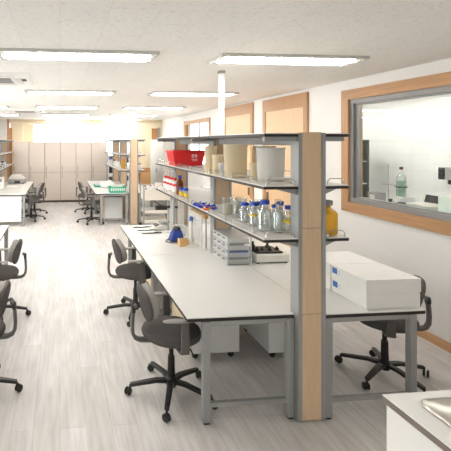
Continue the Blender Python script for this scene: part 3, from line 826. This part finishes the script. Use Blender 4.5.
MB().box(-.09, .09, -.08, .08, 0, .012).build('foot', 'dark', t, bevel=.004)
MB().tube([(-.085, .02, .02), (-.13, .0, .008), (-.15, -.06, .006), (-.11, -.13, .006), (-.02, -.14, .006), (.02, -.12, .006)], .005, 6).build('cord', 'dark', t)
t = thing('test_tube_block', 'small pale wood block rack in front of the blue mixer', 'rack', (1.452, 4.735, BZ))
MB().box(-.055, .055, -.045, .045, 0, .085).build('block', 'cork', t, bevel=.004)
hm = MB()
for i in range(3):
    for j in range(2): hm.cyl((-.034+i*.034, -.018+j*.036, .083), .009, .003, 10)
hm.build('hole', 'plinth', t)
t = thing('pipette_column', 'white column with blue top on a round white foot', 'stand', (1.553, 4.74, BZ))
MB().lathe([(0, 0), (.105, 0), (.108, .006), (.09, .016), (.03, .03), (0, .03)], n=32).build('foot', 'offwhite', t)
MB().lathe([(0, .028), (.026, .028), (.024, .12), (.020, .30), (0, .30)], n=20).build('column', 'offwhite', t)
MB().lathe([(0, .295), (.022, .295), (.022, .33), (.012, .345), (0, .345)], n=16).build('cap', 'blue', t)
# pipette rack
t = thing('pipette_rack', 'wooden bar rack of hanging glass pipettes under the lower shelf', 'rack', (1.655, 4.72, BZ))
MB().box(-.03, .03, -.20, .30, 0, .015).build('base', 'white', t, bevel=.004)
MB().rod((0, -.19, .015), (0, -.19, .40), .009, 8).build('upright', 'alu', t)
MB().rod((0, .29, .015), (0, .29, .40), .009, 8).build('upright', 'alu', t)
MB().box(-.022, .022, -.205, .305, .355, .400).build('bar', 'cork', t, bevel=.004)
# glass pipettes standing in the rack, leaning on its bar
gp = None
for i in range(9):
    y = 4.555+i*.052; tilt = (i % 3-1)*.05
    if gp is None:
        gp = thing('glass_pipette', '', 'pipette', (1.61, y, BZ+.02), 0, 'glass pipettes in the wooden bar rack')
        gp['label'] = 'glass pipette with white tip leaning against the wooden bar rack'
        MB().lathe([(0, 0), (.004, 0), (.010, .07), (.011, .26), (.006, .30), (.006, .36), (0, .36)], n=10).build('barrel', 'clear', gp)
        MB().lathe([(0, .30), (.013, .30), (.014, .33), (.010, .37), (0, .37)], n=10).build('bulb', 'white', gp)
    else:
        c_ = dup(gp, (1.61, y, BZ+.02), 0)
# drawer organizer
t = thing('drawer_organizer', 'clear plastic multi-drawer organizer with blue contents on the bench', 'organizer', (1.665, 3.935, BZ))
W_, D_, H_ = .245, .385, .285
c = MB()
for z in (0, .07, .14, .21, H_-.006): c.box(0, W_, 0, D_, z, z+.006)
c.box(0, .012, 0, .012, .006, H_-.006); c.box(W_-.012, W_, 0, .012, .006, H_-.006); c.box(W_-.012, W_, D_-.012, D_, .006, H_-.006); c.box(0, .012, D_-.012, D_, .006, H_-.006)

c.build('case', 'clear', t, smooth=False)
for i in range(4):
    for j in range(3):
        y0 = .016+j*.12; z0 = .008+i*.07
        d = MB(); d.box(-.012, -.004, y0, y0+.112, z0, z0+.058); d.box(-.004, W_-.02, y0, y0+.112, z0, z0+.004)
        d.box(-.004, W_-.02, y0, y0+.004, z0+.004, z0+.045); d.box(-.004, W_-.02, y0+.108, y0+.112, z0+.004, z0+.045)
        dd = d.build('drawer', 'pp_white', t, smooth=False)
        box('drawer_pull', 'greyp', -.026, -.012, y0+.03, y0+.082, z0+.04, z0+.05, dd)
        if j == 0 and i in (0, 1, 2, 3):
            mm = {0: 'greyp', 1: 'blue', 2: 'clear', 3: 'paper'}[i]
            box('contents', mm, .012, W_-.03, y0+.006, y0+.106, z0+.005, z0+(.054 if i < 2 else .03), dd)
        elif (i+j) % 3 == 0:
            box('contents', 'labelblue', .01, W_-.05, y0+.01, y0+.1, z0+.005, z0+.03, dd)
# hotplate with fittings
t = thing('hotplate_scale', 'white bench instrument with black fittings on top left of the post', 'instrument', (1.965, 3.95, BZ))
MB().box(0, .36, 0, .30, .012, .095).build('body', 'offwhite', t, bevel=.014)
MB().box(.02, .30, .03, .27, .095, .112).build('top_plate', 'dark', t, bevel=.005)
for i, (x, y, h) in enumerate(((.05, .08, .045), (.05, .18, .075), (.12, .12, .03), (.19, .10, .035), (.22, .20, .05), (.28, .12, .03))):
    MB().lathe([(0, 0), (.022, 0), (.022, h*.5), (.012, h*.6), (.012, h), (0, h)], (x, y, .112), 12).build('fitting', 'dark', t)
for x, y in ((.03, .03), (.33, .03), (.03, .27), (.33, .27)): MB().cyl((x, y, 0), .015, .012, 10).build('foot', 'dark', t)

# --- right bench: flat white boxes
def flat_box(x, y, z, w_, d_, h_, l):
    t = thing('flat_box', l, 'box', (x, y, z), group='flat white boxes on the right bench')
    box('tray', 'box_white', .007, w_-.007, .007, d_-.007, 0, h_*.45, t)
    box('lid', 'box_white', 0, w_, 0, d_, h_*.06, h_, t, bevel=.003)
    lb_ = MB().box(-.0015, 0, d_-.125, d_-.012, h_*.42, h_*.92).build('label', 'paper', t, smooth=False)
    MB().box(-.0022, -.0015, d_-.078, d_-.02, h_*.46, h_*.88).build('blue_print', 'labelblue', lb_, smooth=False)
    g = MB()
    for k in range(3): g.box(-.0022, -.0015, d_-.118, d_-.086, h_*(.50+.12*k), h_*(.53+.12*k))
    g.build('printed_lines', 'greyp', lb_, smooth=False)
    return t
flat_box(2.232, 2.80, BZ, .432, .385, .110, 'lower flat white box of the near stack on the right bench')
flat_box(2.229, 2.795, BZ+.110, .438, .392, .108, 'upper flat white box of the near stack on the right bench')
flat_box(2.232, 3.20, BZ, .432, .36, .110, 'lower flat white box of the rear stack, next to the post')
flat_box(2.229, 3.195, BZ+.110, .438, .365, .108, 'upper flat white box of the rear stack on the right bench')

# ------------------------------------------------------------------ far islands: ware
def basket(x, y, l):
    t = thing('basket', l, 'basket', (x, y, BZ))
    shell(.185, .11, .15, .02, .006).build('tub', 'teal', t, smooth=False)
    b = MB()
    for i in range(8): b.box(-.165+i*.044, -.145+i*.044, -.136, -.13, .05, .12)
    b.build('slots', 'paper', t, smooth=False)
    MB().pillow(.09, .04, .15, fn=lambda x_, y_, z_: (x_, y_, .13+z_)).build('contents', 'mint', t)
basket(1.385, 9.92, 'teal plastic basket full of small things at the far bench front')
t = thing('tray', 'flat teal tray on the far bench left of the white bag', 'tray', (1.10, 11.25, BZ))
shell(.16, .16, .05, .015, .006).build('tub', 'teal', t, smooth=False)
MB().pillow(.12, .03, .13, fn=lambda x_, y_, z_: (x_, y_, .045+z_)).build('contents', 'mint', t)
tag(MB().pillow(.13, .12, .17, e=.9, fn=lambda x_, y_, z_: (x_*(1.2-2.2*z_), y_*(1-1.5*z_), .10+z_*.8+.03*math.sin(25*x_+9*y_))).build('plastic_bag', 'white', None, (1.27, 10.95, BZ)), 'crumpled white plastic bag on the far bench', 'bag')
beaker('white cup behind the teal basket on the far bench', 1.60, 10.55, BZ, .06, .14, 'white', None, None, 'cup', 1.15, False)
G = 'ware on the far shelf rack'
for i, (x, y, z, r_, h_, gm, cp, l) in enumerate((
        (1.48, 11.9, LS, .06, .2, 'pp_white', 'blue', 'blue capped milky bottle toward the far end of the far rack'),
        (1.52, 11.5, LS, .05, .18, 'glass', 'dark', 'dark capped glass bottle on the far rack lower shelf'),
        (1.50, 11.0, LS, .06, .16, 'pp_white', 'white', 'white capped bottle midway on the far rack lower shelf'),
        (1.60, 10.3, LS, .055, .24, 'honey', 'orange', 'orange capped bottle beside the far pale post'),
        (1.50, 10.5, LS, .05, .17, 'pp_white', 'white', 'short milky bottle near the front of the far rack'),
        (1.95, 9.95, LS, .045, .15, 'pp_white', 'dark', 'dark capped bottle right of the far pale post'),
        (-1.50, 11.0, LS, .05, .18, 'glass', 'dark', 'dark capped bottle on the far left rack'),
        (-1.55, 11.6, LS, .05, .16, 'pp_white', 'greyp', 'grey capped bottle on the far left rack'),
        (-1.52, 10.5, LS, .05, .15, 'glass', 'white', 'white capped bottle nearest on the far left rack'))):
    bottle('reagent_bottle', l, x, y, z, r_, h_, gm, cp, G, neck=.6, n=14)
G = 'boxes on the far right bench'
for x, y, z, a, b_, h_, m, l in ((2.30, 11.6, BZ, .30, .3, .34, 'card', 'tan cardboard box on the far right bench behind the trolley'),
                                 (2.42, 12.1, BZ, .28, .3, .45, 'darkwood', 'brown box standing behind the tan cardboard box')):
    tag(box('carton', m, x, x+a, y, y+b_, z, z+h_), l, 'box', G)

# far left bench
t = thing('instrument', 'pale grey bench instrument with sloped lid on the far left bench', 'instrument', (-1.26, 12.35, BZ))
MB().box(-.26, .24, -.2, .2, .015, .14).build('body', 'greyp', t, bevel=.02)
MB().taper((-.25, .23, -.19, .19, .14), (-.16, .12, -.12, .14, .27)).build('lid', 'offwhite', t, bevel=.02)
MB().box(-.06, .10, -.215, -.2, .03, .10).build('front_panel', 'dark', t)
for x in (-.2, .18):
    for y in (-.15, .15): MB().cyl((x, y, 0), .02, .016, 10).build('foot', 'dark', t)
t = thing('desktop_case', 'white upright box at the left edge of the far left bench', 'case', (-1.56, 10.75, BZ))
box('body', 'white', 0, .09, 0, .32, .01, .31, t, bevel=.008); box('front_vent', 'greyp', .02, .07, -.004, 0, .2, .28, t); box('foot', 'dark', .01, .08, .02, .30, 0, .01, t)
tag(MB().box(-.13, .13, -.09, .09, 0, .02).build('paper_pad', 'paper', None, (-1.33, 11.45, BZ), rotz=.3), 'white paper pad lying before the pale instrument', 'paper')

# ------------------------------------------------------------------ trolley
t = thing('trolley', 'ivory lab trolley with deep top tray and two shelves behind the near bench', 'trolley', (1.875, 9.12, 0))
W_, D_ = .66, .46
for x in (0, W_-.03):
    for y in (0, D_-.03):
        u = box('upright', 'alu', x, x+.03, y, y+.03, .09, 1.02, t, bevel=.004)
        MB().lathe([(0, -.012), (.038, -.012), (.04, 0), (.038, .012), (0, .012)], n=16).build('caster', 'dark', u, (x+.015, y+.015, .041)).rotation_euler = (PI/2, 0, .5)
b = MB(); b.box(.03, W_-.03, .004, .016, .66, .90); b.box(.03, W_-.03, D_-.016, D_-.004, .66, .90); b.box(.03, .042, .016, D_-.016, .66, .90); b.box(W_-.042, W_-.03, .016, D_-.016, .66, .90); b.box(.042, W_-.042, .016, D_-.016, .80, .815)
b.build('top_tray', 'offwhite', t, smooth=False)
for z in (.36, .14):
    b = MB(); b.box(.03, W_-.03, .004, D_-.004, z, z+.015); b.box(.03, W_-.03, .004, .014, z+.015, z+.075); b.box(.03, W_-.03, D_-.014, D_-.004, z+.015, z+.075)
    b.build('shelf', 'offwhite', t, smooth=False)
MB().tube([(.015, .015, 1.0), (.015, .015, 1.03), (.015, D_-.015, 1.03), (.015, D_-.015, 1.0)], .008, 6).build('push_handle', 'steel', t)
ZT = .815
beaker('white plastic jug on the trolley', 2.26, 9.28, ZT, .075, .22, 'offwhite', None, None, 'jug', 1.2, True)
bottle('reagent_bottle', 'blue capped bottle on the trolley left of the jug', 2.08, 9.30, ZT, .035, .17, 'pp_white', 'blue', 'bottles on the trolley')
bottle('reagent_bottle', 'orange capped bottle on the trolley beside the blue capped one', 2.19, 9.40, ZT, .035, .16, 'pp_white', 'orange', 'bottles on the trolley')
bottle('reagent_bottle', 'dark capped bottle in the trolley corner by its handle', 1.99, 9.44, ZT, .035, .15, 'glass', 'dark', 'bottles on the trolley')
tag(MB().box(-.12, .12, -.1, .1, 0, .12).build('black_case', 'dark', None, (2.34, 9.34, .376), bevel=.01), 'black case on the middle shelf of the trolley', 'case')

# ------------------------------------------------------------------ sink unit, bottom right
t = thing('sink_unit', 'white sink cabinet with steel basin in the bottom right corner', 'sink', (1.50, -.3, 0))
W_, D_, ZS = 2.14, 2.08, .80
bx0, bx1, by0, by1 = .105, .86, .75, 2.025
top = MB()
for x0, x1, y0, y1 in ((0, W_, 0, by0+.02), (0, W_, by1-.02, D_), (0, bx0+.02, by0+.02, by1-.02), (bx1-.02, W_, by0+.02, by1-.02)):
    top.box(x0, x1, y0, y1, ZS-.004, ZS)
tp = top.build('countertop', 'laminate', t, smooth=False)
e = MB()
for x0, x1, y0, y1 in ((.001, W_, .001, by0+.02), (.001, W_, by1-.02, D_-.001), (.001, bx0+.02, by0+.02, by1-.02), (bx1-.02, W_, by0+.02, by1-.02)):
    e.box(x0, x1, y0, y1, ZS-.034, ZS-.004)
e.build('edge_band', mat('taupe_edge', (122, 110, 102), .5), tp, smooth=False)
cb = MB(); cb.box(.012, .030, .01, D_-.012, .08, ZS-.034); cb.box(.03, W_, D_-.03, D_-.012, .08, ZS-.034); cb.box(.03, W_, .01, .03, .08, ZS-.034); cb.box(W_-.02, W_, .03, D_-.03, .08, ZS-.034); cb.box(.03, W_-.02, .03, D_-.03, .08, .10)
cb.build('cabinet_body', 'laminate', t, smooth=False)
box('plinth', 'plinth', .04, W_, .03, D_-.03, 0, .08, t)
def rrect(x0, x1, y0, y1, r, n=6):
    P = []
    for cx, cy, a0 in ((x1-r, y1-r, 0), (x0+r, y1-r, PI/2), (x0+r, y0+r, PI), (x1-r, y0+r, 1.5*PI)):
        for k in range(n+1): a = a0+PI/2*k/n; P.append((cx+r*math.cos(a), cy+r*math.sin(a)))
    return P
rings = [(0, .0, .07), (0, .005, .07), (.012, .009, .065), (.022, .004, .06), (.075, .002, .08), (.085, -.004, .08), (.10, -.15, .08), (.14, -.17, .06)]
bs = MB(); vs = []
for d_, z, r_ in rings: vs += [(x, y, ZS+z) for x, y in rrect(bx0+d_, bx1-d_, by0+d_, by1-d_, r_)]
n = 28; fs = []
for i in range(len(rings)-1):
    for k in range(n): fs.append((i*n+k, i*n+(k+1) % n, (i+1)*n+(k+1) % n, (i+1)*n+k))
fs.append(tuple((len(rings)-1)*n+k for k in range(n)))
bs.add(vs, fs).build('basin', 'sink', t)
MB().lathe([(.03, 0), (.045, .001), (.045, .004), (.03, .002)], ((bx0+bx1)/2, (by0+by1)/2, ZS-.169), 20).build('drain', 'steel', t)

# ------------------------------------------------------------------ the room behind the window
t = thing('side_counter', 'white counter along the tiled wall in the neighbouring room', 'counter', (5.02, 2.0, 0))
box('countertop', 'laminate', 0, .92, 0, 4.5, .915, .95, t)
box('body', 'white', .03, .92, .02, 4.48, .08, .915, t); box('plinth', 'dark', .06, .92, .02, 4.48, 0, .08, t)
t = thing('display_cabinet', 'dark glass-front cabinet at the far end of the neighbouring room', 'cabinet', (4.97, 6.85, 0))
W_, D_, H_ = .55, .5, 2.02
b = MB(); b.box(0, .02, 0, D_, .0, H_); b.box(W_-.02, W_, 0, D_, 0, H_); b.box(.02, W_-.02, D_-.02, D_, 0, H_); b.box(.02, W_-.02, 0, D_-.02, H_-.02, H_); b.box(.02, W_-.02, 0, D_-.02, 0, .9)
b.build('body', mat('dark_grey_cabinet', (104, 98, 92), .6), t, smooth=False)
for z in (1.22, 1.62): box('shelf', 'white', .02, W_-.02, .03, D_-.02, z, z+.02, t)
box('glass_door', 'pane', .0, W_, -.012, -.006, .92, H_, t)
for i, (x, z, h_, m) in enumerate(((.08, .90, .2, 'greyp'), (.3, .90, .16, 'white'), (.08, 1.24, .2, 'dark'), (.3, 1.24, .24, 'greyp'), (.1, 1.64, .2, 'greyp'), (.32, 1.64, .16, 'dark'))):
    tag(box('carton', m, 4.97+x, 4.97+x+.15, 6.95, 7.2, z, z+h_), '%s box on the %s level of the dark glass-front cabinet, %s side' % ({'greyp': 'grey', 'white': 'white', 'dark': 'black'}[m], ('bottom', 'middle', 'top')[i//2], ('left', 'right')[i % 2]), 'box', 'boxes in the glass-front cabinet')
t = thing('filter_bottle', 'large glass bottle of green liquid held by a ring stand beyond the window', 'bottle', (5.45, 6.08, 1.10))
MB().lathe([(0, 0), (.066, 0), (.07, .01), (.07, .30), (.06, .335), (.026, .37), (.022, .45), (.018, .45), (.018, .37), (.055, .33), (.064, .30), (.064, .012), (0, .008)], n=22).build('body', 'glass', t)
MB().lathe([(0, .012), (.061, .014), (.061, .26), (0, .26)], n=22).build('contents', 'greenglass', t)
MB().lathe([(0, .44), (.026, .44), (.026, .48), (0, .485)], n=14).build('stopper', mat('maroon_rubber', (110, 52, 44), .6), t)
t = thing('ring_stand', 'grey ring stand with black clamp holding the green bottle', 'stand', (5.45, 6.34, .95))
MB().box(-.09, .09, -.12, .06, 0, .015).build('base', 'greyp', t, bevel=.003)
MB().rod((0, 0, .015), (0, 0, .66), .008, 8).build('rod', 'greyp', t)
MB().rod((0, .12, .32), (0, -.16, .32), .007, 8).build('arm', 'greyp', t)
MB().tube([(math.cos(q)*.078, -.26+math.sin(q)*.078, .31) for q in [2*PI*i/20 for i in range(20)]], .012, 8, closed=True).build('clamp_ring', 'dark', t)
MB().box(-.10, .10, -.35, -.17, .135, .15).build('support_plate', 'offwhite', t, bevel=.003)
t = thing('clear_frame', 'clear plastic frame standing right of the green bottle', 'holder', (5.42, 5.93, .95))
MB().tube([(0, -.14, 0), (0, -.14, .18), (0, .12, .20), (0, .14, 0)], .008, 6).build('frame', 'clear', t)
MB().box(-.002, .002, -.12, .11, .01, .17).build('sheet', 'clear', t)
t = thing('control_box', 'pale grey control box left of the ring stand beyond the window', 'box', (5.42, 6.55, .95))
MB().box(-.1, .1, -.09, .09, 0, .17).build('body', 'greyp', t, bevel=.01); MB().box(-.104, -.1, -.06, .04, .06, .13).build('face', 'offwhite', t)
t = thing('pump', 'small dark pump fitting under the green bottle', 'pump', (5.28, 6.10, .95))
MB().lathe([(0, 0), (.05, 0), (.05, .04), (.03, .06), (.03, .12), (0, .12)], n=14).build('body', 'dark', t); MB().rod((-.06, .02, .05), (.06, -.05, .08), .012, 8).build('nozzle', 'steel', t)
t = thing('bench_scale', 'grey bench scale with tilted display beyond the window', 'scale', (5.42, 5.60, .95))
MB().box(-.17, .17, -.20, .20, .02, .09).build('body', 'greyp', t, bevel=.015); MB().box(-.15, .15, -.17, .19, .09, .105).build('pan', 'offwhite', t, bevel=.004)
MB().prism([(.10, .105), (.17, .105), (.17, .24), (.135, .24)], -.20, .18).build('display_head', 'offwhite', t, bevel=.006)
MB().prism([(.094, .125), (.10, .12), (.132, .23), (.126, .232)], -.15, .13).build('display', 'screen', t)
for x, y in ((-.13, -.15), (.13, -.15), (-.13, .15), (.13, .15)): MB().cyl((x, y, 0), .018, .022, 10).build('foot', 'dark', t)
t = thing('keyboard', 'low dark grey wedge keypad left of the bench scale', 'keypad', (5.20, 5.86, .95))
MB().prism([(-.12, 0), (.12, 0), (.12, .10), (-.12, .03)], -.10, .10).build('body', 'greyp', t, bevel=.006); MB().prism([(-.1, .0365), (.1, .0945), (.1, .0985), (-.1, .0405)], -.08, .08).build('keys', 'dark', t)
t = thing('document_holder', 'mint green sheet holder at the near side of the bench scale', 'holder', (5.22, 5.08, .95))
MB().box(-.03, .10, -.12, .12, 0, .012).build('foot', 'clear', t); MB().box(-.004, .004, -.12, .12, .012, .28).build('sheet', 'mint', t)
t = thing('wall_dispenser', 'grey wall unit with dark window on the tiled wall', 'dispenser', (SX, 5.66, 1.36))
MB().box(-.16, 0, -.16, .12, .05, .24).build('body', 'greyp', t, bevel=.012); MB().box(-.166, -.16, .0, .105, .05, .225).build('window', 'screen', t)
MB().lathe([(0, -.02), (.025, -.02), (.025, .05), (0, .05)], (-.08, 0, 0), 12).build('nozzle', 'dark', t)
t = thing('wall_board', 'green framed board on the tiled wall at the right frame edge', 'board', (SX, 5.46, 1.72))
MB().box(-.03, 0, -.45, .12, 0, .34).build('board', mat('sage_board', (120, 138, 116), .6), t); MB().box(-.035, 0, .12, .14, -.01, .35).build('frame', 'greyp', t)

# ------------------------------------------------------------------ daylight
wd = bpy.data.worlds.new('daylight'); SC.world = wd; wd.use_nodes = True
bg = wd.node_tree.nodes['Background']; bg.inputs['Color'].default_value = lin((252, 252, 252))+(1,); bg.inputs['Strength'].default_value = 6.5
def portal(name, loc, rot, sx, sy):
    l = bpy.data.lights.new(name, 'AREA'); l.shape = 'RECTANGLE'; l.size = sx; l.size_y = sy; l.cycles.is_portal = True
    o = bpy.data.objects.new(name, l); COL.objects.link(o); o.location = loc; o.rotation_euler = rot
portal('daylight_back_window', (.66, YB+.25, 1.82), (-PI/2, 0, 0), 3.9, 1.65)
portal('daylight_side_window', (XR+.2, 10.75, 1.86), (0, PI/2, 0), 1.45, 2.1)

for ya, yb in ADDED_LWIN: portal('daylight_added_left_window', (XL-.2, (ya+yb)/2, (LZ[0]+LZ[1])/2), (0, -PI/2, 0), LZ[1]-LZ[0], yb-ya)  # portals for the added left windows
portal('daylight_added_front_window', ((ADDED_FW[0]+ADDED_FW[1])/2, YF-.2, (ADDED_FW[2]+ADDED_FW[3])/2), (PI/2, 0, 0), ADDED_FW[1]-ADDED_FW[0], ADDED_FW[3]-ADDED_FW[2])  # portal for the added window behind the camera

# ------------------------------------------------------------------ camera and view
cam = bpy.data.cameras.new('camera'); co = bpy.data.objects.new('camera', cam); COL.objects.link(co); SC.camera = co
co.location = (0, 0, 1.98); co.rotation_euler = (PI/2, 0, -math.radians(5.575))
cam.sensor_width = 36; cam.lens = 36*410/451; cam.shift_x = .27823; cam.shift_y = -.18514; cam.clip_start = .05
vs_ = SC.view_settings; vs_.view_transform = 'Standard'; vs_.look = 'None'; vs_.exposure = .06; vs_.gamma = 1; vs_.use_curve_mapping = False
SC.cycles.max_bounces = 10; SC.cycles.transparent_max_bounces = 24; SC.cycles.caustics_reflective = False; SC.cycles.caustics_refractive = False
